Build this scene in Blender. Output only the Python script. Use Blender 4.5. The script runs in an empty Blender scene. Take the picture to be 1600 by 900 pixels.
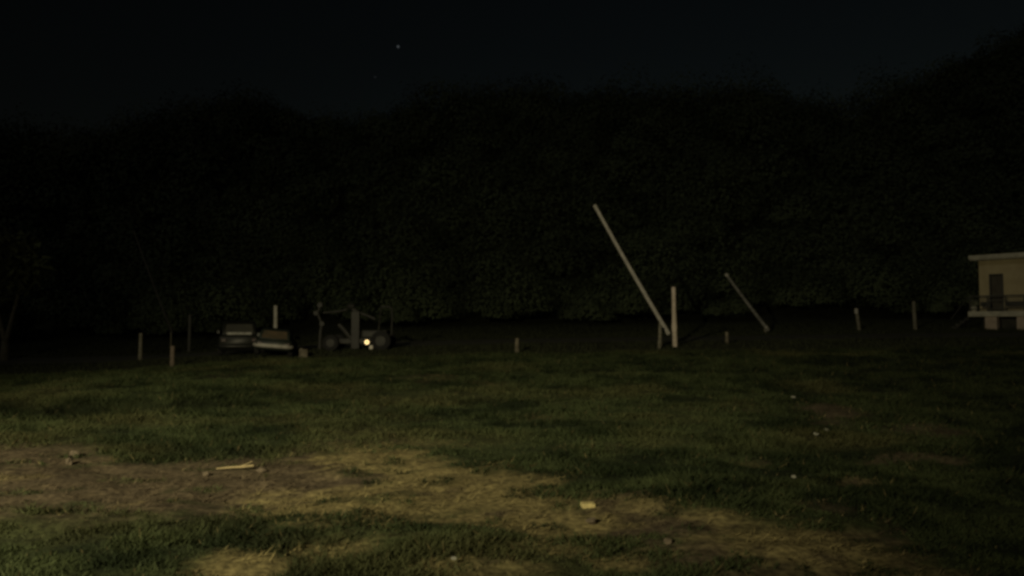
import bpy, bmesh, math, random
import numpy as np
from mathutils import Vector, Matrix

random.seed(7)
rng = np.random.default_rng(11)
S = bpy.context.scene
C = S.collection
PI = math.pi
rad = math.radians

# ------------------------------------------------------------------ camera
CAM_Z, F, HORIZON = 1.6, 1155.0, 505.0          # photo pixels (1600 wide)
cam_d = bpy.data.cameras.new('camera')
cam_d.sensor_width = 36.0
cam_d.lens = 36.0 * F / 1600.0
cam_d.clip_start, cam_d.clip_end = 0.1, 5000
cam = bpy.data.objects.new('camera', cam_d)
cam.location = (0, 0, CAM_Z)
PITCH = math.atan((HORIZON - 450.0) / F)
cam.rotation_euler = (PI / 2 + PITCH, 0, 0)
C.objects.link(cam)
S.camera = cam

# ------------------------------------------------------------------ world, added fill, exposure
SKY_EL, SKY_ROT = rad(-4.6), rad(24)
w = bpy.data.worlds.new('World')
S.world = w
w.use_nodes = True
wn = w.node_tree.nodes
wl = w.node_tree.links
sky = wn.new('ShaderNodeTexSky')
sky.sky_type = 'NISHITA'
sky.sun_disc = False
sky.sun_elevation = SKY_EL
sky.sun_rotation = SKY_ROT
sky.altitude = 300
tint = wn.new('ShaderNodeMix')
tint.data_type = 'RGBA'
tint.blend_type = 'MULTIPLY'
tint.inputs['Factor'].default_value = 1.0
tint.inputs['B'].default_value = (0.92, 0.98, 0.74, 1)
bg = wn['Background']
wl.new(sky.outputs[0], tint.inputs['A'])
wl.new(tint.outputs['Result'], bg.inputs['Color'])
bg.inputs['Strength'].default_value = 0.08

fill_d = bpy.data.lights.new('hill_fill', 'SUN')  # unseen weak sun, added as an even fill to lift the hillside
fill_d.energy = 0.10
fill_d.angle = rad(0.5)
fill_d.color = (1.0, 0.95, 0.85)
fill_sun = bpy.data.objects.new('hill_fill', fill_d)
fill_sun.rotation_euler = (rad(60), 0, rad(-35))
C.objects.link(fill_sun)

S.view_settings.view_transform = 'Standard'
S.view_settings.look = 'None'
S.view_settings.exposure = 0.0
S.view_settings.gamma = 1.0
S.view_settings.use_curve_mapping = False
try:
    S.cycles.pixel_filter_type = 'BLACKMAN_HARRIS'
    S.cycles.filter_width = 3.1                  # the photograph is soft
except Exception:
    pass

LAMP_POS = Vector((-8.0, -5.0, 6.5))
LAMP_AIM = Vector((-1.0, 24.2, 2.4))
LAMP_W = 17000
LAMP_COL = (1.0, 0.87, 0.53)


# ------------------------------------------------------------------ helpers
def tag(o, label=None, cat=None, group=None, kind=None):
    if label: o['label'] = label
    if cat: o['category'] = cat
    if group: o['group'] = group
    if kind: o['kind'] = kind
    return o


def empty(name, loc, rz=0.0, rx=0.0, ry=0.0):
    o = bpy.data.objects.new(name, None)
    o.empty_display_size = 0.2
    o.location = loc
    o.rotation_euler = (rx, ry, rz)
    C.objects.link(o)
    return o


def link(name, me, mat, parent=None, smooth=False):
    if mat is not None and len(me.materials) == 0:
        me.materials.append(mat)
    if smooth:
        me.polygons.foreach_set('use_smooth', [True] * len(me.polygons))
    o = bpy.data.objects.new(name, me)
    C.objects.link(o)
    if parent: o.parent = parent
    return o


def obj(name, bm, mat, parent=None, smooth=False):
    me = bpy.data.meshes.new(name)
    bmesh.ops.recalc_face_normals(bm, faces=bm.faces)
    bm.to_mesh(me)
    bm.free()
    return link(name, me, mat, parent, smooth)


def BM():
    return bmesh.new()


def box(bm, x0, x1, y0, y1, z0, z1, bevel=0.0):
    r = bmesh.ops.create_cube(bm, size=1.0)
    vs = r['verts']
    for v in vs:
        v.co = Vector((x0 + (v.co.x + .5) * (x1 - x0), y0 + (v.co.y + .5) * (y1 - y0), z0 + (v.co.z + .5) * (z1 - z0)))
    if bevel:
        es = list({e for v in vs for e in v.link_edges})
        bmesh.ops.bevel(bm, geom=es, offset=bevel, segments=2, affect='EDGES', profile=0.6)
    return bm


def tube(bm, pts, radii, n=10, wob=0.0, seed=0):
    """a tapering round bar along pts, closed at both ends"""
    rr = random.Random(seed)
    pts = [Vector(p) for p in pts]
    rings = []
    for i, p in enumerate(pts):
        d = (pts[min(i + 1, len(pts) - 1)] - pts[max(i - 1, 0)]).normalized()
        a = d.cross(Vector((0, 1, 0.13))).normalized()
        b = d.cross(a).normalized()
        ring = []
        for k in range(n):
            t = 2 * PI * k / n
            q = radii[i] * (1 + wob * (rr.random() - .5))
            ring.append(bm.verts.new(p + a * (math.cos(t) * q) + b * (math.sin(t) * q)))
        rings.append(ring)
    for i in range(len(rings) - 1):
        for k in range(n):
            bm.faces.new((rings[i][k], rings[i][(k + 1) % n], rings[i + 1][(k + 1) % n], rings[i + 1][k]))
    bm.faces.new(rings[0])
    bm.faces.new(rings[-1])
    return bm


def blob(bm, c, r, seed=0, sub=2, rough=0.25):
    rr = np.random.default_rng(seed)
    res = bmesh.ops.create_icosphere(bm, subdivisions=sub, radius=1.0)
    ax = rr.normal(size=(5, 3))
    for v in res['verts']:
        p = np.array(v.co)
        k = 1 + rough * sum(math.sin(2.3 * float(a @ p) + i) for i, a in enumerate(ax)) / 3
        v.co = Vector((c[0] + p[0] * r[0] * k, c[1] + p[1] * r[1] * k, c[2] + p[2] * r[2] * k))
    return bm


def _hash(ix, iy, s):
    n = (ix * 374761393 + iy * 668265263 + s * 1274126177) & 0x7fffffff
    n = ((n ^ (n >> 13)) * 1274126177) & 0x7fffffff
    return ((n ^ (n >> 16)) & 0xffff) / 65535.0


def vnoise(x, y, s=0):
    x = np.asarray(x, float); y = np.asarray(y, float)
    ix = np.floor(x).astype(np.int64); iy = np.floor(y).astype(np.int64)
    fx = x - ix; fy = y - iy
    fx = fx * fx * (3 - 2 * fx); fy = fy * fy * (3 - 2 * fy)
    a = _hash(ix, iy, s); b = _hash(ix + 1, iy, s); c = _hash(ix, iy + 1, s); d = _hash(ix + 1, iy + 1, s)
    return (a * (1 - fx) + b * fx) * (1 - fy) + (c * (1 - fx) + d * fx) * fy


def fbm(x, y, s=0, o=4):
    t = 0; a = .5; n = 0
    for i in range(o):
        t = t + a * vnoise(x * 2 ** i + 17.3 * i, y * 2 ** i - 9.1 * i, s + i)
        n += a; a *= .5
    return t / n


def sstep(a, b, x):
    t = np.clip((np.asarray(x, float) - a) / (b - a), 0, 1)
    return t * t * (3 - 2 * t)


# ------------------------------------------------------------------ terrain
CREST = 26.0
CX = [-60, -30, -18, -11.9, -9, 0, 5.7, 18, 30, 60]
CZ = [-0.9, -0.6, -0.36, 0.04, 0.27, 0.48, 0.56, 0.72, 0.85, 1.0]
RIDGE_Y = 130.0
SKYLINE = [(-700, 260), (-300, 235), (0, 214), (100, 208), (190, 196), (260, 190), (330, 166), (400, 160), (450, 160), (500, 174),
           (545, 186), (600, 174), (650, 154), (700, 146), (760, 143), (830, 148), (900, 158), (1000, 160), (1060, 149), (1130, 148),
           (1200, 156), (1260, 165), (1320, 152), (1400, 132), (1450, 108), (1500, 78), (1560, 50), (1600, 26), (1800, -30), (2300, -90)]
RX = [(p - 800) / F * RIDGE_Y for p, _ in SKYLINE]
RZ = [CAM_Z + (HORIZON - y) * RIDGE_Y / F - 8.0 for _, y in SKYLINE]


def terrain(x, y):
    x = np.asarray(x, float); y = np.asarray(y, float)
    zc = np.interp(x, CX, CZ)
    z = zc * sstep(7, CREST, y) + 0.024 * np.clip(y - CREST, 0, 40)
    z = z - 0.16 * sstep(CREST, CREST + 1.6, y) * (1 - sstep(CREST + 2, CREST + 5, y))
    near = 1 - sstep(25, 32, y)
    z = z + near * (0.16 * (fbm(x * .5, y * .6, 3) - .5) + 0.11 * (fbm(x * 1.7, y * 2.3, 5, 3) - .5))
    # the hollow in the bank
    z = z - 0.42 * np.exp(-(((x + 7.9) / 2.2) ** 2 + ((y - 13.3 - .1 * (x + 7.9)) / .8) ** 2))
    hz = np.interp(x, RX, RZ)
    k = sstep(58, RIDGE_Y, y)
    z = z * (1 - k) + hz * k - 0.10 * np.clip(y - RIDGE_Y, 0, 400)
    z = z + k * 5.0 * (fbm(x * .05, y * .05, 9) - .5)
    return z


def T(x, y):
    return float(terrain(x, y))


def ground_at(px, py):
    """where the sight line through photo pixel (px, py) meets the ground"""
    dx, dz = (px - 800) / F, -(py - HORIZON) / F
    ys = np.arange(3.0, 70.0, 0.02)
    zz = terrain(dx * ys, ys) - (CAM_Z + dz * ys)
    i = int(np.argmax(zz > 0)) if (zz > 0).any() else len(ys) - 1
    y = ys[i]
    return Vector((dx * y, y, T(dx * y, y)))


def PX(px, d): return (px - 800) / F * d
def PZ(py, d): return CAM_Z + (HORIZON - py) * d / F


# ------------------------------------------------------------------ materials
def mat(name, col, col2=None, scale=8.0, rough=0.85, bump=0.0, metal=0.0, emit=None, spec=0.3, detail=6):
    m = bpy.data.materials.new(name)
    m.use_nodes = True
    nt = m.node_tree
    b = nt.nodes['Principled BSDF']
    b.inputs['Roughness'].default_value = rough
    b.inputs['Metallic'].default_value = metal
    b.inputs['Specular IOR Level'].default_value = spec
    tc = nt.nodes.new('ShaderNodeTexCoord')
    nz = nt.nodes.new('ShaderNodeTexNoise')
    nz.inputs['Scale'].default_value = scale
    nz.inputs['Detail'].default_value = detail
    nt.links.new(tc.outputs['Object'], nz.inputs['Vector'])
    rp = nt.nodes.new('ShaderNodeValToRGB')
    c2 = col2 or tuple(c * .7 for c in col)
    rp.color_ramp.elements[0].position = .35
    rp.color_ramp.elements[1].position = .68
    rp.color_ramp.elements[0].color = (*c2, 1)
    rp.color_ramp.elements[1].color = (*col, 1)
    nt.links.new(nz.outputs[0], rp.inputs[0])
    nt.links.new(rp.outputs[0], b.inputs['Base Color'])
    if bump:
        bp = nt.nodes.new('ShaderNodeBump')
        bp.inputs['Strength'].default_value = bump
        bp.inputs['Distance'].default_value = .05
        nt.links.new(nz.outputs[0], bp.inputs['Height'])
        nt.links.new(bp.outputs[0], b.inputs['Normal'])
    if emit:
        b.inputs['Emission Color'].default_value = (*emit[0], 1)
        b.inputs['Emission Strength'].default_value = emit[1]
    return m


def attr_mat(name, rough=.9, trans=0.0):
    m = bpy.data.materials.new(name)
    m.use_nodes = True
    nt = m.node_tree
    b = nt.nodes['Principled BSDF']
    b.inputs['Roughness'].default_value = rough
    b.inputs['Specular IOR Level'].default_value = .15
    a = nt.nodes.new('ShaderNodeAttribute')
    a.attribute_name = 'tone'
    nt.links.new(a.outputs['Color'], b.inputs['Base Color'])
    return m


M = dict(
    wood=mat('weathered_wood', (.36, .345, .31), (.24, .23, .205), 9, .85, .4),
    brown_wood=mat('brown_wood', (.46, .40, .335), (.34, .29, .235), 7, .85, .4),
    dark_wood=mat('dark_wood', (.16, .15, .12), (.09, .085, .06), 7, .9, .4),
    pink_wood=mat('pinkish_wood', (.15, .115, .09), (.09, .075, .055), 7, .9, .4),
    bark=mat('bark', (.17, .15, .11), (.08, .07, .05), 5, .95, .8),
    pale_paint=mat('pale_paint', (.32, .31, .28), (.22, .21, .18), 5, .6, .1),
    grey_metal=mat('grey_metal', (.19, .19, .175), (.10, .10, .09), 6, .5, .1, .3),
    dark_metal=mat('dark_metal', (.03, .03, .026), (.018, .018, .016), 5, .6, .1, .2),
    machine=mat('machine_paint', (.021, .021, .018), (.013, .013, .011), 4, .6, .15),
    tail_lamp=mat('tail_lamp', (.03, .014, .012), (.02, .01, .008), 3, .4),
    rubber=mat('rubber', (.012, .012, .012), (.008, .008, .008), 12, .9),
    car_dark=mat('dark_car_paint', (.012, .013, .010), (.009, .010, .008), 2, .45),
    car_green=mat('green_car_paint', (.017, .022, .017), (.013, .017, .013), 2, .45),
    glass=mat('dark_glass', (.05, .05, .04), (.04, .04, .035), 2, .12),
    brown_glass=mat('brown_window_glass', (.075, .055, .032), (.05, .042, .026), 5, .5),  # plain brown tone for the small car's rear window
    plaster=mat('cream_plaster', (.36, .31, .185), (.29, .245, .14), 1.6, .9, .15),
    concrete=mat('pale_concrete', (.38, .365, .29), (.26, .25, .20), 3, .9, .2),
    pink_plaster=mat('pinkish_plaster', (.36, .30, .24), (.27, .22, .17), 3, .9, .2),
    door=mat('dark_door', (.06, .055, .04), (.04, .035, .025), 4, .7),
    shade=mat('dark_stone', (.05, .05, .043), (.03, .03, .027), 3, .9),
    rail=mat('dark_rail', (.05, .05, .045), (.035, .035, .03), 5, .7),
    asphalt=mat('dark_asphalt', (.058, .060, .042), (.030, .033, .022), 1.2, .9, .3),
    brick=mat('pale_block', (.52, .44, .20), (.33, .28, .13), 14, .8, .3),
    stone=mat('dull_stone', (.115, .092, .063), (.075, .06, .042), 18, .9, .4),
    white_scrap=mat('white_scrap', (.27, .27, .23), (.18, .18, .15), 20, .7),
    straw_wood=mat('bleached_stick', (.27, .22, .115), (.19, .155, .085), 15, .85, .3),
    hill=mat('hill_ground', (.05, .055, .025), (.03, .035, .016), .15, .95),
    lamp_ring=mat('lit_lamp', (.8, .7, .5), (.8, .7, .5), 1, .5, emit=((1.0, .70, .30), 2.2)),
    lamp_core=mat('lamp_core', (.3, .2, .1), (.3, .2, .1), 1, .5, emit=((1.0, .6, .2), .06)),
    star=mat('star_glow', (0, 0, 0), (0, 0, 0), 1, 1, emit=((.85, .95, 1.0), .05)),
    faint_star=mat('faint_star_glow', (0, 0, 0), (0, 0, 0), 1, 1, emit=((.85, .95, 1.0), .010)),
    reflector=mat('lamp_reflector', (.5, .47, .4), (.45, .4, .35), 2, .3),
)

# ------------------------------------------------------------------ path mask (traced on the ground)
UP = [(-250, 690), (0, 702), (100, 708), (190, 726), (300, 728), (420, 716), (480, 706), (620, 704), (700, 722), (780, 742), (850, 762),
      (920, 782), (1000, 790), (1150, 798), (1250, 824), (1350, 850), (1450, 885), (1520, 925)]
LO = [(1320, 925), (1200, 893), (1130, 862), (1060, 845), (990, 842), (920, 838), (830, 830), (740, 812), (680, 806), (640, 816),
      (560, 806), (420, 796), (330, 786), (250, 786), (120, 792), (0, 796), (-250, 815)]
POLY = np.array([ground_at(*p)[:2] for p in UP + LO])
PATCHES = [(385, 878, 90, 20, .95), (520, 862, 80, 14, .6), (740, 882, 130, 20, .55), (860, 850, 90, 12, .5), (1295, 640, 46, 11, .85), (1425, 716, 80, 11, .75), (1340, 755, 44, 9, .9), (1440, 672, 75, 9, .65), (1290, 660, 60, 9, .5),
           (60, 704, 80, 16, .7), (590, 694, 110, 12, .5), (850, 650, 90, 10, .25), (660, 590, 60, 6, .35), (790, 602, 60, 7, .4), (360, 586, 50, 6, .3),
           (1280, 790, 60, 12, .35), (1160, 640, 60, 8, .25), (560, 640, 60, 8, .2), (930, 700, 70, 9, .2), (1180, 725, 60, 10, .3)]
PW = []
for px, py, rx, ry, k in PATCHES:
    c = ground_at(px, py); e = ground_at(px + rx, py); u = ground_at(px, py - ry)
    PW.append((c.x, c.y, abs(e.x - c.x), max(.25, abs(u.y - c.y)), k))


def poly_sd(x, y, poly):
    x = np.asarray(x, float); y = np.asarray(y, float)
    d = np.full(x.shape, 1e9); ins = np.zeros(x.shape, bool)
    n = len(poly)
    for i in range(n):
        ax, ay = poly[i]; bx, by = poly[(i + 1) % n]
        ex, ey = bx - ax, by - ay
        t = np.clip(((x - ax) * ex + (y - ay) * ey) / (ex * ex + ey * ey + 1e-9), 0, 1)
        d = np.minimum(d, (x - ax - t * ex) ** 2 + (y - ay - t * ey) ** 2)
        c = ((ay > y) != (by > y)) & (x < (bx - ax) * (y - ay) / (by - ay + 1e-12) + ax)
        ins ^= c
    d = np.sqrt(d)
    return np.where(ins, d, -d)


def bare(x, y):
    """0 = grass, 1 = trodden bare path"""
    sd = poly_sd(x, y, POLY)
    n = fbm(x * 1.3, y * 2.0, 21) - .5
    n2 = fbm(x * 5, y * 7, 23, 3) - .5
    m = sstep(-.50, .50, sd + .12 + 1.3 * n + 1.0 * n2) * (1 - .6 * sstep(.60, .72, fbm(x * 3.1, y * 4.2, 27, 3)))
    for cx, cy, rx, ry, k in PW:
        q = 1.25 - np.sqrt(((x - cx) / rx) ** 2 + ((y - cy) / ry) ** 2) + 1.2 * n + .6 * n2
        m = np.maximum(m, k * sstep(0, .8, q))
    return np.clip(m, 0, 1)


# ------------------------------------------------------------------ ground sheet
def spaced():
    xs = np.concatenate([np.linspace(-400, -60, 35, endpoint=False), np.linspace(-60, -14, 150, endpoint=False),
                         np.linspace(-14, 14, 280, endpoint=False), np.linspace(14, 60, 150, endpoint=False), np.linspace(60, 400, 36)])
    ys = np.concatenate([np.linspace(-60, 3, 30, endpoint=False), np.linspace(3, 14, 130, endpoint=False), np.linspace(14, 34, 110, endpoint=False),
                         np.linspace(34, 60, 50, endpoint=False), np.linspace(60, 260, 70, endpoint=False), np.linspace(260, 700, 20)])
    return xs, ys


def grid_mesh(name, xs, ys, zf):
    X, Y = np.meshgrid(xs, ys)
    Z = zf(X, Y)
    co = np.stack([X, Y, Z], -1).reshape(-1, 3)
    nx, ny = len(xs), len(ys)
    i = (np.arange(ny - 1)[:, None] * nx + np.arange(nx - 1)[None, :]).reshape(-1)
    fc = np.stack([i, i + 1, i + nx + 1, i + nx], -1)
    me = bpy.data.meshes.new(name)
    me.vertices.add(len(co)); me.vertices.foreach_set('co', co.ravel())
    me.loops.add(fc.size); me.loops.foreach_set('vertex_index', fc.ravel().astype(np.int32))
    me.polygons.add(len(fc)); me.polygons.foreach_set('loop_start', np.arange(0, fc.size, 4, dtype=np.int32))
    me.update(calc_edges=True); me.validate()
    me.polygons.foreach_set('use_smooth', [True] * len(fc))
    return me, X.ravel(), Y.ravel()


def set_tone(me, rgb):
    a = me.attributes.new('tone', 'FLOAT_COLOR', 'POINT')
    a.data.foreach_set('color', np.concatenate([rgb, np.ones((len(rgb), 1))], 1).astype(np.float32).ravel())


GRASS_A = np.array([.040, .052, .020]); GRASS_B = np.array([.010, .016, .0055]); OLIVE = np.array([.066, .064, .026])
STRAW = np.array([.160, .134, .061]); SOIL = np.array([.076, .060, .038]); WILD = np.array([.030, .034, .017])


def mix(a, b, t):
    return a + (b - a) * np.asarray(t)[..., None]


def path_tone(x, y):
    n = fbm(x * 1.1, y * 1.6, 31); n2 = fbm(x * 7, y * 9, 33, 3)
    zone = 1.2 * np.exp(-((x + .7) / 1.7) ** 4) + 1.3 * np.exp(-((x - 2.2) / 1.0) ** 2) + .6 * np.exp(-((x + 1.6) / 1.0) ** 2 - ((y - 5) / .8) ** 2)
    yellow = np.clip(sstep(.42, .66, n + .3 * (n2 - .5) + .42 * (zone - .6)), 0, 1)
    c = mix(np.broadcast_to(SOIL, x.shape + (3,)), np.broadcast_to(STRAW, x.shape + (3,)), yellow)
    return c * (0.45 + 1.1 * n2)[..., None]


def grass_tone(x, y):
    n = fbm(x * .7, y * .9, 41); n2 = fbm(x * 2.6 + .6 * y, y * 2.4, 43, 3)
    c = mix(np.broadcast_to(GRASS_B, x.shape + (3,)), np.broadcast_to(GRASS_A, x.shape + (3,)), sstep(.34, .66, .42 * n + .58 * n2))
    hollow_dark = np.clip(1.5 * np.exp(-(((x + 7.9) / 2.5) ** 2 + ((y - 13.3 - .1 * (x + 7.9)) / .9) ** 2)) * sstep(.22, .5, fbm(x * 1.2, y * 1.6, 45)), 0, 1)  # grass tone darkened unevenly over the hollow
    c = c * (1 - .85 * hollow_dark)[..., None] * (1 - .38 * sstep(2, 9, x))[..., None]  # the x term paints the lamp's fall-off into the grass on the right
    return mix(c, np.broadcast_to(OLIVE, x.shape + (3,)), .55 * sstep(.5, .8, fbm(x * .45 + 3, y * .6, 47)) * (1 - hollow_dark))


xs, ys = spaced()
me, gx, gy = grid_mesh('ground', xs, ys, terrain)
b = bare(gx, gy)
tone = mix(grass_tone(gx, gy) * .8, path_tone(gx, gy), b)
tone = mix(tone, np.broadcast_to(WILD, tone.shape), sstep(25.6, 29.5, gy + 3.0 * (fbm(gx * .7, gy * .7, 67) - .5)))
set_tone(me, tone)
gm = attr_mat('ground_surface', .95)
nt = gm.node_tree
bs = nt.nodes['Principled BSDF']
tc = nt.nodes.new('ShaderNodeTexCoord')
nz = nt.nodes.new('ShaderNodeTexNoise'); nz.inputs['Scale'].default_value = 17; nz.inputs['Detail'].default_value = 5
mr = nt.nodes.new('ShaderNodeMapRange')
mr.inputs['From Min'].default_value = .3; mr.inputs['From Max'].default_value = .7
mr.inputs['To Min'].default_value = .4; mr.inputs['To Max'].default_value = 1.6
mx = nt.nodes.new('ShaderNodeMix'); mx.data_type = 'RGBA'; mx.blend_type = 'MULTIPLY'; mx.inputs['Factor'].default_value = 1
at = [n for n in nt.nodes if n.type == 'ATTRIBUTE'][0]
bp = nt.nodes.new('ShaderNodeBump'); bp.inputs['Strength'].default_value = .5; bp.inputs['Distance'].default_value = .03
nt.links.new(tc.outputs['Object'], nz.inputs['Vector'])
nt.links.new(nz.outputs[0], mr.inputs['Value'])
nt.links.new(at.outputs['Color'], mx.inputs['A'])
nt.links.new(mr.outputs[0], mx.inputs['B'])
nt.links.new(mx.outputs['Result'], bs.inputs['Base Color'])
nt.links.new(nz.outputs[0], bp.inputs['Height'])
nt.links.new(bp.outputs[0], bs.inputs['Normal'])
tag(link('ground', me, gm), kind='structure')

# dark track that runs behind the grassy crest
rx_ = np.linspace(-70, 70, 141); ry_ = np.linspace(33.0, 38.0, 14)
me, _, _ = grid_mesh('road', rx_, ry_, lambda X, Y: terrain(X, Y) + .035)
tag(link('road', me, M['asphalt']), kind='structure')


# ------------------------------------------------------------------ grass
def tri_mesh(name, base, side, tip, tone, m, kind='stuff'):
    n = len(base)
    co = np.empty((n, 3, 3)); co[:, 0] = base - side; co[:, 1] = base + side; co[:, 2] = tip
    me = bpy.data.meshes.new(name)
    me.vertices.add(n * 3); me.vertices.foreach_set('co', co.ravel())
    me.loops.add(n * 3); me.loops.foreach_set('vertex_index', np.arange(n * 3, dtype=np.int32))
    me.polygons.add(n); me.polygons.foreach_set('loop_start', np.arange(0, n * 3, 3, dtype=np.int32))
    me.update(calc_edges=True)
    set_tone(me, np.repeat(tone, 3, axis=0))
    o = link(name, me, m)
    o['kind'] = kind
    return o


blade_m = attr_mat('grass_blades', .8)


def scatter(n, y0, y1, pw):
    u = rng.random(n)
    e = 1 - pw
    y = (y0 ** e + u * (y1 ** e - y0 ** e)) ** (1 / e) if abs(e) > 1e-6 else y0 * (y1 / y0) ** u
    x = (rng.random(n) * 2 - 1) * (.82 * y + 2.0)
    return x, y


# density falls with distance, blades grow to keep the sward closed
x, y = scatter(560000, 4.0, 29.5, 0.35)
b = bare(x, y)
clump = sstep(.25, .75, fbm(x * 2.2, y * 3.0, 61, 3)); big = fbm(x * .45, y * .55, 63, 3)
keep = rng.random(len(x)) > np.clip(b * 1.15, 0, 1) + .4 * (clump < .3) + sstep(25.5, 29, y + 3.0 * (fbm(x * .7, y * .7, 67) - .5))
x, y, clump, big, b = x[keep], y[keep], clump[keep], big[keep], b[keep]
n = len(x)
hollow = np.exp(-(((x + 7.9) / 2.2) ** 2 + ((y - 13.0) / 1.0) ** 2))
sz = .34 + .52 * (y / 8) ** .6
h = (.022 + .075 * clump * (0.5 + rng.random(n))) * (0.55 + .9 * big) * sz * (1 + 1.6 * hollow) * (1 - .6 * b)
ang = rng.random(n) * 2 * PI
wd = (.004 + .004 * rng.random(n)) * sz * 1.5
base = np.stack([x, y, terrain(x, y) - .004], -1)
side = np.stack([np.cos(ang) * wd, np.sin(ang) * wd, 0 * wd], -1)
la = rng.random(n) * 2 * PI; ll = h * (.4 + 1.1 * rng.random(n))
tip = base + np.stack([np.cos(la) * ll, np.sin(la) * ll, h], -1)
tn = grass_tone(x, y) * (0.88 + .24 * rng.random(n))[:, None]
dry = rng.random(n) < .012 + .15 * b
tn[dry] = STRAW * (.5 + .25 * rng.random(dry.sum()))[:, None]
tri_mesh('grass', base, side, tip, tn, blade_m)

# rank growth on the dark ground beyond the crest
x, y = scatter(150000, 28.0, 60, 1.0)
keep = (np.abs(y - 35.5) > 2.4 + .8 * (fbm(x * .5, y * .5, 81) - .5)) & (rng.random(len(x)) < .35 + .65 * sstep(.35, .6, fbm(x * .5, y * .5, 83)))
x, y = x[keep], y[keep]
n = len(x)
ang = rng.random(n) * 2 * PI
h = .06 + .22 * rng.random(n) * fbm(x * .8, y * .8, 85) + .25 * sstep(38, 58, y) * rng.random(n)
wd = .012 + .015 * rng.random(n)
base = np.stack([x, y, terrain(x, y) - .01], -1)
side = np.stack([np.cos(ang) * wd, np.sin(ang) * wd, 0 * wd], -1)
la = rng.random(n) * 2 * PI
tip = base + np.stack([np.cos(la) * h * .6, np.sin(la) * h * .6, h], -1)
tri_mesh('undergrowth', base, side, tip, np.array([.024, .028, .014]) * (.7 + .6 * rng.random(n))[:, None], blade_m)

# straw and dead grass lying on the path
x, y = scatter(150000, 4.0, 20, 0.6)
b = bare(x, y)
keep = rng.random(len(x)) < b * .9 * sstep(.35, .6, fbm(x * 2.2, y * 2.6, 71, 3))
x, y = x[keep], y[keep]
n = len(x)
sz = .6 + .4 * (y / 8) ** .5
ang = rng.random(n) * 2 * PI
ln = (.03 + .07 * rng.random(n)) * sz; wd = (.003 + .004 * rng.random(n)) * sz
base = np.stack([x, y, terrain(x, y) + .006], -1)
side = np.stack([-np.sin(ang) * wd, np.cos(ang) * wd, 0 * wd + .001], -1)
tip = base + np.stack([np.cos(ang) * ln, np.sin(ang) * ln, ln * (.05 + .6 * rng.random(n) ** 2)], -1)
tn = path_tone(x, y) * (.6 + .8 * rng.random(n))[:, None]
tri_mesh('dry_grass', base, side, tip, tn, blade_m)

# ------------------------------------------------------------------ wooded hillside (one dark mass)
nt_ = 2000
ty = 57 + 97 * rng.random(nt_)
tx = (rng.random(nt_) * 2 - 1) * (.80 * ty + 14)
tr = (2.6 + 2.6 * rng.random(nt_)) * (.5 + .65 * rng.random(nt_) ** 2) * (.55 + .45 * sstep(56, 85, ty)) * 1.25
by_house = (tx > 19) & (ty < 60)
ty[by_house] += 16
tz = terrain(tx, ty)
k = 620
cid = np.repeat(np.arange(nt_), k)
d = rng.normal(size=(nt_ * k, 3)); d /= np.linalg.norm(d, axis=1)[:, None]
d[:, 2] = np.abs(d[:, 2]) * .9 + .1 * d[:, 2]
rr_ = (.62 + .45 * rng.random(nt_ * k) ** .6) * (1 + .25 * np.sin(3 * d[:, 0] + cid) * np.cos(4 * d[:, 1] + 2 * cid))
lsz = (.55 + .45 * sstep(56, 95, ty))[cid][:, None]
cen = np.stack([tx, ty, tz + tr * .55], -1)[cid] + d * rr_[:, None] * tr[cid][:, None] * np.array([1, 1, 1.05])
fn = d + rng.normal(size=(nt_ * k, 3)) * .16
s1 = np.cross(fn, rng.normal(size=(nt_ * k, 3)))
s1 /= np.linalg.norm(s1, axis=1)[:, None] + 1e-6
s2 = np.cross(fn, s1)
s2 /= np.linalg.norm(s2, axis=1)[:, None] + 1e-6
s1 = s1 * (.14 + .14 * rng.random(nt_ * k))[:, None] * lsz
s2 = s2 * (.25 + .3 * rng.random(nt_ * k))[:, None] * lsz
leaf = np.array([.045, .058, .030])
tn = leaf * (.75 + .5 * rng.random(nt_))[cid][:, None] * (.85 + .3 * rng.random(nt_ * k))[:, None]
tri_mesh('forest', cen, s1, cen + s2, tn, attr_mat('forest_leaves', .9))


# ------------------------------------------------------------------ posts and poles
def post(name, px, ytop, ybase, d, wpx, m, label, lean=0.0, group='posts along the far edge of the grass', cat='post', seed=1, cap=None, bulge=None):
    X = PX(px, d)
    g = T(X, d)
    top = PZ(ytop, d)
    r = wpx / 2 * d / F
    H = top - g
    root = empty(name, (X, d, g))
    bm = BM()
    N = 8
    pts, rs = [], []
    for i in range(N + 1):
        t = i / N
        rq = r * (1.06 - .14 * t)
        if bulge and abs(t - bulge) < .07: rq *= 1.22
        pts.append((lean * (1 - t) * -1 * H + .02 * math.sin(5 * t + seed) * r * 4, .0, -.15 + (H + .15) * t))
        rs.append(rq)
    pts.append((pts[-1][0], 0, H + r * .25)); rs.append(r * .55)
    tube(bm, pts, rs, 12, .12, seed)
    obj('shaft', bm, m, root)
    if cap:
        bm = BM()
        tube(bm, [(pts[-1][0], 0, H - cap * d / F), (pts[-1][0], 0, H + r * .4)], [r * 1.15, r * 1.05], 12)
        obj('cap', bm, M['pale_paint'], root)
    tag(root, label, cat, group)
    return root


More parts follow.
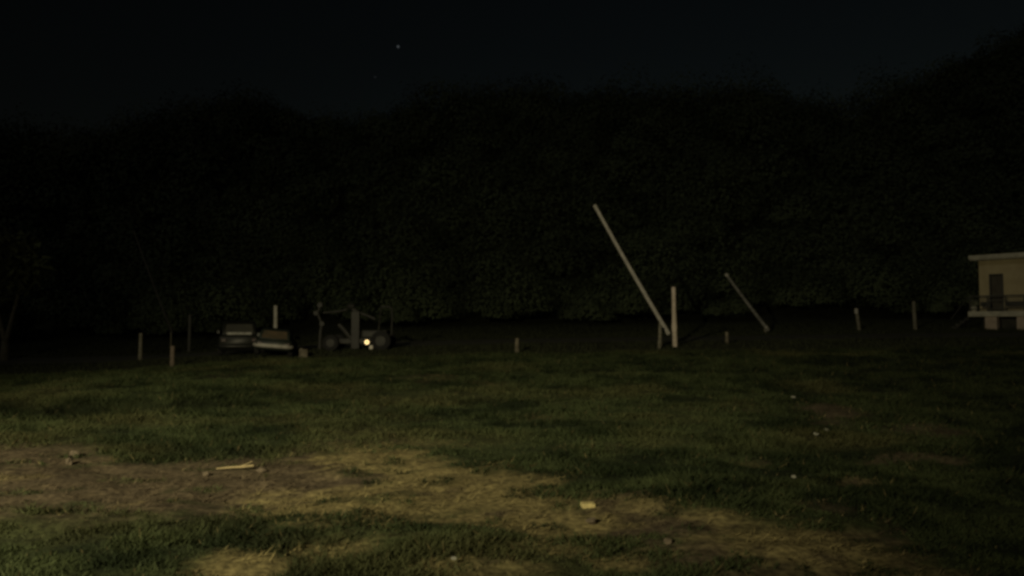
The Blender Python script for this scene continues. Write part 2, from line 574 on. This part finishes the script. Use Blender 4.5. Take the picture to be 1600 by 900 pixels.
post('wooden_post', 1052.5, 449, 538, 30, 6.8, M['brown_wood'], 'tall brown timber post upright beside the foot of the long tilted pole', lean=-.02, seed=3, bulge=.33)
post('wooden_post', 1031, 509, 545, 29.5, 5.5, M['dark_wood'], 'short dark post under the low end of the long tilted pole', lean=.03, seed=4)
post('wooden_post', 1135, 519, 547, 31, 5, M['bark'], 'short dim post between the tall brown post and the thin tilted pole', seed=5)
post('wooden_post', 1338, 483, 523, 44, 5, M['dark_wood'], 'grey post with a pale top, first one away from the house corner pole', lean=-.12, cap=7, seed=6)
post('wooden_post', 1428, 471, 520, 44, 5.5, M['dark_wood'], 'slim plain grey post nearest to the house', lean=-.02, seed=7)
post('wooden_post', 808, 529, 553, 28.5, 6.5, M['bark'], 'lone dim post standing in the middle of the crest', seed=8)
post('wooden_post', 271, 541, 575, 27.4, 6.5, M['pink_wood'], 'short pinkish brown post on the edge of the lit grass before the car', seed=9)
post('wooden_post', 221, 521, 545, 33, 5.5, M['dark_wood'], 'short pale post standing on the dark ground beyond the pinkish post', seed=10)
post('wooden_post', 297, 492, 540, 41, 5, M['rail'], 'very dark slender post at the foot of the thin black leaning pole', seed=11)
post('metal_post', 431, 478, 540, 34.5, 6.2, M['pale_paint'], 'pale upright post rising behind the small car with the light bumper', seed=12)


def tilted(name, p0, p1, d, wpx, m, label, d1=None, cap=True, support=None, seed=1, group='tilted poles beyond the crest'):
    """p0 = upper end, p1 = lower end (photo pixels) at depth d"""
    d1 = d1 or d
    a = Vector((PX(p1[0], d), d, PZ(p1[1], d)))
    b_ = Vector((PX(p0[0], d1), d1, PZ(p0[1], d1)))
    g = T(a.x, a.y)
    root = empty(name, (a.x, a.y, g))
    r = wpx / 2 * d / F
    o = a - Vector((0, 0, g - 0)) - Vector((a.x, a.y, 0))
    dv = b_ - a
    bm = BM()
    N = 10
    pts = [o + dv * (i / N) + Vector((0, 0, -.01 * math.sin(PI * i / N) * dv.length)) for i in range(N + 1)]
    tube(bm, pts, [r * (1.05 - .2 * i / N) for i in range(N + 1)], 12, .08, seed)
    obj('pole', bm, m, root)
    if cap:
        bm = BM()
        u = dv.normalized()
        tube(bm, [o - u * (.4 * r), o + u * (2.4 * r)], [r * 1.02, r * 1.08], 12)
        obj('end_cap', bm, M['pale_paint'], root)
        bm = BM()
        tube(bm, [pts[-1] - u * (1.6 * r), pts[-1] + u * (.3 * r)], [r * .98, r * .98], 12)
        obj('tip_cap', bm, M['pale_paint'], root)
    if support:
        bm = BM()
        q = o + dv * support
        tube(bm, [(q.x, q.y + r * 2.0, -.1), (q.x, q.y + r * 2.0, q.z + r)], [r * .8, r * .7], 10, .1, seed)
        obj('support', bm, M['dark_wood'], root)
    tag(root, label, 'pole', group)
    return root


tilted('tilted_pole', (930, 320), (1044, 521), 30.2, 6.2, M['wood'], 'long pale pole tilted up beside the tall brown post', support=.10, seed=2)
tilted('tilted_pole', (1135, 428), (1199, 515), 41, 5.5, M['grey_metal'], 'thin grey tilted pole, shorter one, between the long pale pole and the house', support=.03, seed=3)
tilted('tilted_pole', (206, 360), (270, 520), 42, 3.0, M['machine'], 'thin dark leaning pole, hardly visible, above the pinkish brown post', cap=False, support=.05, seed=4)

# ------------------------------------------------------------------ forked tree
d0 = 36.0
X0 = PX(10, d0); g0 = T(X0, d0)
t = empty('forked_tree', (X0, d0, g0))
bm = BM()
tube(bm, [(0, 0, -.2), (-.02, 0, .4), (0, 0, .95)], [.23, .19, .17], 12, .15, 1)
tube(bm, [(0, 0, .85), (-.2, .05, 1.5), (-.45, .1, 2.3), (-.9, .2, 3.6)], [.13, .11, .09, .06], 10, .15, 2)
tube(bm, [(0, 0, .85), (.18, -.05, 1.45), (.38, -.1, 2.2), (.75, -.1, 3.8)], [.14, .11, .09, .06], 10, .15, 3)
obj('trunk', bm, mat('grey_bark', (.065, .06, .045), (.04, .038, .028), 5, .95, .8), t, True)
n = 1500
dd = rng.normal(size=(n, 3)); dd /= np.linalg.norm(dd, axis=1)[:, None]
lob = np.array([(-1.0, .2, 4.3), (.9, -.1, 4.5), (-.1, .3, 5.4), (.2, -.6, 4.0), (-.7, -.3, 5.0)])[rng.integers(0, 5, n)]
cc = lob + dd * (.5 + .75 * rng.random(n))[:, None]
co = tri_mesh('crown', cc, rng.normal(size=(n, 3)) * .07, cc + rng.normal(size=(n, 3)) * .2,
              np.array([.035, .042, .018]) * (.6 + .8 * rng.random(n))[:, None], blade_m)
del co['kind']
co.parent = t
tag(t, 'dark tree with a pale trunk forking into a Y', 'tree')


# ------------------------------------------------------------------ parked cars
def wheel_parts(root, pos, r, wdt, side):
    bm = BM()
    tube(bm, [(-wdt / 2, 0, 0), (-wdt * .36, 0, 0), (wdt * .36, 0, 0), (wdt / 2, 0, 0)], [r * .9, r, r, r * .9], 20)
    ty_ = obj('wheel', bm, M['rubber'], root)
    ty_.location = pos
    bm = BM()
    x0 = side * (wdt / 2 + .004)
    tube(bm, [(x0 - side * .03, 0, 0), (x0 + side * .008, 0, 0)], [r * .62, r * .56], 14)
    obj('rim', bm, M['dark_metal'], ty_)


def loft(bm, secs):
    """secs: rings of equal point count"""
    rings = [[bm.verts.new(p) for p in s] for s in secs]
    n = len(rings[0])
    for i in range(len(rings) - 1):
        for k in range(n):
            bm.faces.new((rings[i][k], rings[i][(k + 1) % n], rings[i + 1][(k + 1) % n], rings[i + 1][k]))
    bm.faces.new(rings[0]); bm.faces.new(list(reversed(rings[-1])))
    return bm


def ring(y, hw, z0, z1, r=.12):
    """rounded cross-section in x-z at station y"""
    pts = []
    for cx, cz, a0 in ((hw - r, z1 - r, 0), (-hw + r, z1 - r, 90), (-hw + r, z0 + r, 180), (hw - r, z0 + r, 270)):
        for a in (0, 30, 60, 90):
            q = rad(a0 + a)
            pts.append((cx + r * math.cos(q), y, cz + r * math.sin(q)))
    return pts


def car(loc, rz, roll, W, L, H, paint, glass, bumper, strip, label, group):
    """the rear end faces -y"""
    root = empty('parked_car', loc, rz, 0, roll)
    w2 = W / 2
    bm = BM()
    belt = H * .62
    loft(bm, [ring(-L / 2, w2 * .90, .34, belt * .90), ring(-L / 2 + .10, w2 * .97, .24, belt * .98), ring(-L * .25, w2, .20, belt),
              ring(0, w2, .20, belt), ring(L * .2, w2, .20, belt * .98), ring(L * .40, w2 * .96, .22, belt * .86), ring(L / 2 - .05, w2 * .88, .30, belt * .76),
              ring(L / 2, w2 * .80, .36, belt * .66)])
    body = obj('body', bm, paint, root, True)
    bm = BM()
    loft(bm, [ring(-L * .44, w2 * .80, belt - .08, belt + .02, .05), ring(-L * .37, w2 * .80, belt - .08, H * .93, .10), ring(-L * .22, w2 * .79, belt - .08, H, .12),
              ring(L * .05, w2 * .79, belt - .08, H, .12), ring(L * .13, w2 * .80, belt - .08, H * .93, .10), ring(L * .27, w2 * .82, belt - .08, belt + .0, .05)])
    obj('cabin', bm, paint, root, True)
    # rear window, slightly proud of the cabin
    bm = BM()
    ya, yb = -L * .44 - .015, -L * .37 - .022
    za, zb = belt + .03, H * .91
    loft(bm, [[(-w2 * .68, ya, za), (w2 * .68, ya, za), (w2 * .68, ya + .03, za), (-w2 * .68, ya + .03, za)],
              [(-w2 * .60, yb, zb), (w2 * .60, yb, zb), (w2 * .60, yb + .03, zb), (-w2 * .60, yb + .03, zb)]])
    obj('rear_window', bm, glass, root)
    bm = BM()
    for i in range(9):
        pass
    pts = []
    for i in range(13):
        u = -1 + 2 * i / 12
        pts.append((u * w2 * 1.0, -L / 2 - .07 + .22 * abs(u) ** 3, .42))
    tube(bm, pts, [.085] * 13, 10)
    obj('bumper', bm, bumper, root, True)
    for s in (-1, 1):
        bm = BM()
        box(bm, s * w2 * .72 - .1, s * w2 * .72 + .1, -L / 2 - .03, -L / 2 + .08, belt * .66, belt * .82, .02)
        obj('tail_lamp', bm, M['tail_lamp'], root)
        for yy in (-L * .31, L * .31):
            wheel_parts(root, (s * (w2 - .09), yy, .29), .29, .19, s)
        bm = BM()
        box(bm, s * (w2 + .0) - .06, s * (w2 + .12) + .0, L * .16, L * .16 + .09, belt + .02, belt + .14, .02)
        obj('mirror', bm, paint, root)
    if strip:
        bm = BM()
        box(bm, -w2 * .60, w2 * .60, -L * .46 - .03, -L * .46 + .03, belt - .02, belt + .10, .02)
        obj('tailgate_strip', bm, strip, root)
    tag(root, label, 'car', group)
    return root


dA = 32.5
xa = PX(376, dA)
car((xa, dA, T(xa, dA) + .03), rad(19), 0, 1.66, 3.7, PZ(503, dA) - T(xa, dA), M['car_dark'], M['glass'], M['car_dark'], M['grey_metal'],
    'dark parked car with one pale strip across its back', 'cars parked beyond the grass')
dB = 30.0
xb = PX(432, dB)
car((xb, dB, T(xb, dB) + .03), rad(13), rad(5.0), 1.42, 3.3, PZ(514, dB) - T(xb, dB), M['car_green'], M['brown_glass'], M['pale_paint'], None,
    'small dark green parked car with brownish window and light bumper', 'cars parked beyond the grass')

# low brown stump beside the small car
ds = 29.0
xs_ = PX(475, ds); gs = T(xs_, ds)
bm = BM(); tube(bm, [(0, 0, -.1), (.01, 0, .15), (-.01, 0, .34), (0, 0, .36)], [.21, .18, .165, .10], 12, .2, 5)
o = obj('tree_stump', bm, M['bark'], None)
o.location = (xs_, ds, gs)
tag(o, 'low brown stump between the small car and the machine', 'stump')

# ------------------------------------------------------------------ work machine with the lit lamp
dm = 31.0
xm = PX(556, dm); gm_ = T(xm, dm)
root = empty('work_machine', (xm, dm, gm_))
def mx_(px): return PX(px, dm) - xm
def mz_(py): return PZ(py, dm) - gm_
mm = M['machine']
bm = BM(); box(bm, mx_(508), mx_(610), -.35, .75, .30, .52, .04); box(bm, mx_(566), mx_(606), -.2, .6, .52, .86, .08); obj('chassis', bm, M['dark_metal'], root)
bm = BM(); tube(bm, [(mx_(505), -.45, .1), (mx_(505.5), -.45, mz_(520)), (mx_(507.5), -.45, mz_(506)), (mx_(501), -.45, mz_(490)), (mx_(504.5), -.45, mz_(477))],
               [.085, .075, .06, .055, .05], 10); mast = obj('mast', bm, M['machine'], root)
for (jx, jy, jr) in ((505, 477, .11), (499, 489.5, .10), (508.5, 506, .10)):
    bm = BM(); tube(bm, [(mx_(jx), -.56, mz_(jy)), (mx_(jx), -.36, mz_(jy))], [jr, jr], 12); obj('joint', bm, M['machine'], mast)
bm = BM(); box(bm, mx_(552), mx_(565), -.42, -.12, .08, mz_(487), .03); col = obj('column', bm, mm, root)
bm = BM(); blob(bm, (mx_(551.5), -.3, mz_(479)), (.19, .16, .13), 3, 2, .2); obj('column_head', bm, mm, col)
bm = BM(); tube(bm, [(mx_(551), -.28, mz_(480)), (mx_(560), -.28, mz_(488)), (mx_(561), -.28, mz_(500))], [.10, .13, .12], 10); obj('neck', bm, mm, col)
bm = BM(); tube(bm, [(mx_(508), -.3, mz_(489)), (mx_(530), -.3, mz_(487)), (mx_(545), -.3, mz_(484))], [.04, .045, .045], 8); obj('upper_beam', bm, M['dark_metal'], root)
bm = BM(); tube(bm, [(mx_(532), -.3, mz_(507)), (mx_(541), -.3, mz_(516)), (mx_(552), -.3, mz_(530))], [.09, .10, .08], 8); obj('brace', bm, M['dark_metal'], root)
bm = BM(); tube(bm, [(mx_(564), -.2, mz_(489)), (mx_(577), -.2, mz_(494)), (mx_(588), -.2, mz_(499))], [.06, .065, .06], 8); obj('brace', bm, mm, root)
bm = BM(); tube(bm, [(mx_(596), -.1, mz_(479.5)), (mx_(609), -.1, mz_(479.5)), (mx_(612.5), -.1, mz_(482)), (mx_(613.5), -.1, mz_(490)), (mx_(613), -.1, mz_(520)), (mx_(608), -.1, .4)],
               [.045] * 6, 8); obj('guard_frame', bm, mm, root)
bm = BM(); tube(bm, [(mx_(596), -.1, mz_(479.5)), (mx_(592), .2, mz_(500)), (mx_(590), .3, .8)], [.04] * 3, 8); obj('guard_strut', bm, M['dark_metal'], root)
for (px, yy, r) in ((522, -.45, .34), (522, .8, .34), (598, -.35, .42), (598, .85, .42)):
    bm = BM(); tube(bm, [(0, -.12, 0), (0, -.08, 0), (0, .08, 0), (0, .12, 0)], [r * .9, r, r, r * .9], 20)
    wv = obj('wheel', bm, M['rubber'], root); wv.location = (mx_(px), yy, r)
    bm = BM(); tube(bm, [(0, -.13, 0), (0, -.10, 0)], [r * .5, r * .55], 14); obj('rim', bm, M['dark_metal'], wv)
# the lamp
lx, lz = mx_(578), mz_(534)
bm = BM(); tube(bm, [(lx, -.44, lz), (lx, -.56, lz)], [.07, .135], 20); lamp = obj('lamp', bm, M['dark_metal'], root)
bm = BM()
R_, r_ = .068, .021
rings = []
for i in range(24):
    a = 2 * PI * i / 24
    rings.append([bm.verts.new((lx + (R_ + r_ * math.cos(q)) * math.cos(a), -.58 + r_ * math.sin(q), lz + (R_ + r_ * math.cos(q)) * math.sin(a))) for q in [2 * PI * k / 8 for k in range(8)]])
for i in range(24):
    for k in range(8):
        bm.faces.new((rings[i][k], rings[(i + 1) % 24][k], rings[(i + 1) % 24][(k + 1) % 8], rings[i][(k + 1) % 8]))
obj('lamp_ring', bm, M['lamp_ring'], lamp, True)
bm = BM(); tube(bm, [(lx, -.57, lz), (lx, -.575, lz)], [.05, .05], 16); obj('lamp_core', bm, M['lamp_core'], lamp)
bm = BM(); box(bm, mx_(581), mx_(586.5), -.5, -.44, mz_(545), mz_(539), .02); obj('reflector', bm, M['reflector'], root)
tag(root, 'dark work machine with upright posts and one glowing round lamp', 'machine')

# ------------------------------------------------------------------ house on a raised base
dh = 44.0
hx = PX(1531, dh)
ha = -math.atan2(hx, dh) - .33                 # its front faces the viewer
HG = PZ(518, dh)
root = empty('house', (hx, dh, HG), ha)
FL = PZ(487, dh) - HG; SB = PZ(495, dh) - HG; WT = PZ(406, dh) - HG; RT = PZ(399.5, dh) - HG
VD = 1.3                                  # veranda depth
LEN, DEP = 9.0, 6.5
k = 1155.0 / dh * (1 + (hx / dh) ** 2) ** .5     # px per metre along the front
def hs(px): return (px - 1531) / 31.0
d0_, d1_ = hs(1549.5), hs(1568)
DT = PZ(431, dh) - HG
bm = BM()
box(bm, 0, d0_, 0, .22, FL, WT); box(bm, d1_, LEN, 0, .22, FL, WT); box(bm, d0_, d1_, 0, .22, DT, WT)
wall = obj('wall', bm, M['plaster'], root)
bm = BM(); box(bm, 0.003, .22, .22, DEP, FL, WT); box(bm, LEN - .22, LEN - .003, .22, DEP, FL, WT); box(bm, .22, LEN - .22, DEP - .22, DEP - .003, FL, WT)
obj('rear_wall', bm, M['plaster'], root)
bm = BM(); box(bm, d0_ + .02, d1_ - .02, .12, .17, FL, DT - .02); dr = obj('door', bm, M['door'], root)
bm = BM(); tube(bm, [(d1_ - .09, .115, FL + 1.0), (d1_ - .09, .06, FL + 1.0), (d1_ - .17, .06, FL + 1.0)], [.014] * 3, 8); obj('handle', bm, M['grey_metal'], dr)
bm = BM()
for pz0, pz1 in ((FL + .15, FL + .85), (FL + 1.15, DT - .2)):
    box(bm, d0_ + .12, d1_ - .12, .10, .118, pz0, pz1, .01)
obj('door_panel', bm, M['door'], dr)
bm = BM(); box(bm, d0_ - .07, d0_ + .02, -.02, .1, FL, DT); box(bm, d1_ - .02, d1_ + .07, -.02, .1, FL, DT); box(bm, d0_ - .07, d1_ + .07, -.021, .1, DT, DT + .08); obj('door_frame', bm, M['rail'], root)
bm = BM(); box(bm, hs(1520), LEN + .5, -.55, DEP + .4, WT + .002, RT, .03); roof = obj('roof', bm, M['concrete'], root)
bm = BM(); box(bm, hs(1520) + .05, LEN + .45, -.5, -.36, WT - .05, WT + .001); obj('fascia', bm, M['concrete'], roof)
bm = BM(); box(bm, hs(1525), LEN + .3, -VD, .0, SB, FL, .02); obj('veranda_slab', bm, M['concrete'], root)
bm = BM(); box(bm, .0, LEN, .0, DEP, SB, FL - .004); obj('floor_slab', bm, M['concrete'], root)
bm = BM(); box(bm, .05, LEN, .3, DEP - .1, -.4, SB); obj('base_wall', bm, M['shade'], root)
for p0, p1 in ((1551, 1569.5), (1600, 1618.5), (1649, 1668), (1698, 1717)):
    bm = BM(); box(bm, hs(p0), hs(p1), -VD + .12, -VD + .6, -.4, SB, .02); obj('pillar', bm, M['pink_plaster'], root)
rl = empty('railing', (0, 0, 0)); rl.parent = root
bm = BM(); box(bm, hs(1527), LEN, -VD + .06, -VD + .12, FL + .84, FL + .92, .01); obj('top_rail', bm, M['rail'], rl)
bm = BM(); box(bm, hs(1527), LEN, -VD + .07, -VD + .11, FL + .62, FL + .66); obj('middle_rail', bm, M['rail'], rl)
bm = BM(); box(bm, hs(1545), hs(1561), -VD + .075, -VD + .105, FL + .28, FL + .56); box(bm, hs(1584), LEN - .05, -VD + .075, -VD + .105, FL + .28, FL + .56); obj('panel', bm, M['shade'], rl)
bm = BM(); box(bm, hs(1527), LEN, -VD + .07, -VD + .11, FL + .12, FL + .17); obj('bottom_rail', bm, M['rail'], rl)
for i in range(11):
    xx = hs(1527) + .03 + i * (LEN - hs(1527) - .06) / 10
    bm = BM(); box(bm, xx - .025, xx + .025, -VD + .055, -VD + .125, FL, FL + .9); obj('baluster', bm, M['rail'], rl)
# stairs and stair rail at the end of the veranda
st = empty('stair', (0, 0, 0)); st.parent = root
for i in range(5):
    bm = BM(); x1 = hs(1525) - .002 - .24 * i; z1 = SB + .1 - .17 * (i + 1)
    box(bm, x1 - .24, x1, -VD + .1, -.1, max(-.4, z1 - .15), z1, .01); obj('step', bm, M['shade'], st)
bm = BM(); tube(bm, [(hs(1525), -VD + .1, SB + .0), (hs(1523) - .9, -VD + .1, -.08)], [.05, .05], 8); obj('string', bm, M['shade'], st)
bm = BM(); tube(bm, [(hs(1525), -VD + .1, FL + .86), (hs(1523) - .9, -VD + .1, .72)], [.025, .025], 8); obj('stair_rail', bm, M['rail'], st)
tag(root, 'cream house with flat roof slab and veranda raised on pinkish pillars', 'house')
# planter on the veranda corner
pl = empty('potted_plant', root.matrix_basis @ Vector((hs(1525) + .12, -VD + .2, FL)) if False else (0, 0, 0))
bm = BM(); tube(bm, [(0, 0, 0), (0, 0, .24), (0, 0, .28)], [.13, .17, .18], 14); obj('pot', bm, M['concrete'], pl)
n = 260
dd = rng.normal(size=(n, 3)); dd /= np.linalg.norm(dd, axis=1)[:, None]
cc = np.array([0, 0, .47]) + dd * np.array([.22, .22, .22]) * (.5 + .6 * rng.random(n))[:, None]
lf = tri_mesh('leaves', cc, rng.normal(size=(n, 3)) * .025, cc + rng.normal(size=(n, 3)) * .07, np.array([.16, .17, .12]) * (.6 + .8 * rng.random(n))[:, None], blade_m)
del lf['kind']; lf.parent = pl
mw = Matrix.Translation((hx, dh, HG)) @ Matrix.Rotation(ha, 4, 'Z')
pl.location = mw @ Vector((hs(1525) + .2, -VD + .35, FL))
tag(pl, 'pale potted plant on the end of the house veranda', 'potted plant')


# ------------------------------------------------------------------ debris on the grass
def on_ground(px, py):
    return ground_at(px, py)


p = on_ground(917, 787)
bm = BM(); box(bm, -.058, .058, -.045, .045, -.015, .036, .008)
o = obj('brick', bm, M['brick'], None); o.location = (p.x, p.y, p.z - .005); o.rotation_euler = (0, 0, rad(8)); 
tag(o, 'pale yellow block lying on the edge of the path', 'brick')
p = on_ground(923, 816)
bm = BM(); blob(bm, (0, 0, .025), (.045, .04, .03), 4, 2, .35)
o = obj('stone', bm, M['stone'], None); o.location = p
tag(o, 'dull stone on the path just in front of the pale yellow block', 'stone', 'stones on the ground')

p0, p1 = on_ground(343, 734), on_ground(400, 733)
bm = BM()
mid = (p1 - p0)
tube(bm, [(0, 0, .03), tuple(mid * .3 + Vector((0, 0, .04))), tuple(mid * .7 + Vector((0, 0, .045))), tuple(mid + Vector((0, .02, .05)))], [.007, .012, .014, .012], 8, .25, 3)
tube(bm, [tuple(mid * .68 + Vector((0, 0, .05))), tuple(mid * .9 + Vector((0, .08, .085)))], [.012, .006], 6, .2, 4)
o = obj('stick', bm, M['straw_wood'], None); o.location = p0
tag(o, 'bleached broken stick lying along the upper edge of the path', 'stick')

for i, (px, py, sx, sz, mt, lab) in enumerate([
        (124, 711, .065, .05, 'stone', 'upper brownish lump of the pair on the bare patch, left of the stick'),
        (115, 723, .045, .05, 'stone', 'lower pale lump of the pair on the bare patch, left of the stick'),
        (327, 740, .045, .03, 'stone', 'small stone on the path beside the thin end of the stick'),
        (413, 735, .06, .03, 'stone', 'broad brown stone on the path beside the thick end of the stick'),
        (1040, 843, .03, .025, 'stone', 'small stone on the path between the pale block and the bottom grass')]):
    p = on_ground(px, py)
    bm = BM(); blob(bm, (0, 0, sz * .45), (sx, sx * .8, sz), 20 + i, 2, .35)
    o = obj('stone', bm, M[mt], None); o.location = p
    tag(o, lab, 'stone', 'stones on the ground')

for i, (px, py, s, lab) in enumerate([
        (1237, 624, .045, 'pale scrap farthest up the dim slope, above the reddish patch'),
        (1287, 675, .035, 'upper of two close pale scraps below the reddish patch'),
        (1271, 682, .035, 'lower of two close pale scraps below the reddish patch'),
        (1235, 749, .03, 'pale scrap alone in the grass above the path'),
        (711, 878, .020, 'yellowish scrap near the bottom edge in front of the path')]):
    p = on_ground(px, py)
    bm = BM()
    rr = random.Random(i)
    vs = [bm.verts.new((s * math.cos(a) * (.7 + .5 * rr.random()), s * .7 * math.sin(a), .015 + s * (.5 + .5 * math.sin(a)) * (.6 + .5 * rr.random()))) for a in [2 * PI * q / 7 for q in range(7)]]
    c1 = bm.verts.new((0, -.01, s * .75)); c2 = bm.verts.new((0, .02, s * .35))
    for q in range(7):
        bm.faces.new((vs[q], vs[(q + 1) % 7], c1)); bm.faces.new((vs[(q + 1) % 7], vs[q], c2))
    o = obj('litter_scrap', bm, M['white_scrap'], None); o.location = (p.x, p.y, p.z + .02)
    tag(o, lab, 'litter', 'pale scraps in the grass')


# ------------------------------------------------------------------ stars
def star(px, py, r, m, lab):
    D = 1500.0
    bm = BM(); bmesh.ops.create_icosphere(bm, subdivisions=2, radius=r)
    o = obj('star', bm, m, None); o.location = (PX(px, D), D, PZ(py, D))
    tag(o, lab, 'star', 'stars in the night sky')


star(619, 66, 2.6, M['star'], 'single bright star in the dark sky above the hills')
star(583, 115, 2.2, M['faint_star'], 'very faint star just below the bright one')

# ------------------------------------------------------------------ floodlight that lights the field
g = T(LAMP_POS.x, LAMP_POS.y)
root = empty('street_lamp', (LAMP_POS.x, LAMP_POS.y, g))
dirv = (LAMP_AIM - LAMP_POS).normalized()
hp = LAMP_POS - Vector((LAMP_POS.x, LAMP_POS.y, g))
bm = BM(); tube(bm, [(0, -.35, -.3), (0, -.35, 3), (0, -.35, hp.z + .2)], [.11, .09, .07], 12); obj('pole', bm, M['grey_metal'], root)
bm = BM(); tube(bm, [tuple(hp - dirv * .34), tuple(hp - dirv * .25), tuple(hp - dirv * .12)], [.10, .2, .24], 16); obj('lamp_head', bm, M['grey_metal'], root)
bm = BM(); tube(bm, [(0, -.35, hp.z - .05), tuple(hp - dirv * .30)], [.03, .03], 8); obj('bracket', bm, M['grey_metal'], root)
tag(root, 'grey pole carrying a floodlight aimed across the grass', 'street lamp')
ld = bpy.data.lights.new('flood', 'SPOT')
ld.energy = LAMP_W
ld.color = LAMP_COL
ld.spot_size = rad(84)
ld.spot_blend = 1.0
ld.shadow_soft_size = .12
lo = bpy.data.objects.new('flood', ld)
lo.location = hp
lo.rotation_euler = dirv.to_track_quat('-Z', 'Y').to_euler()
C.objects.link(lo)
lo.parent = root
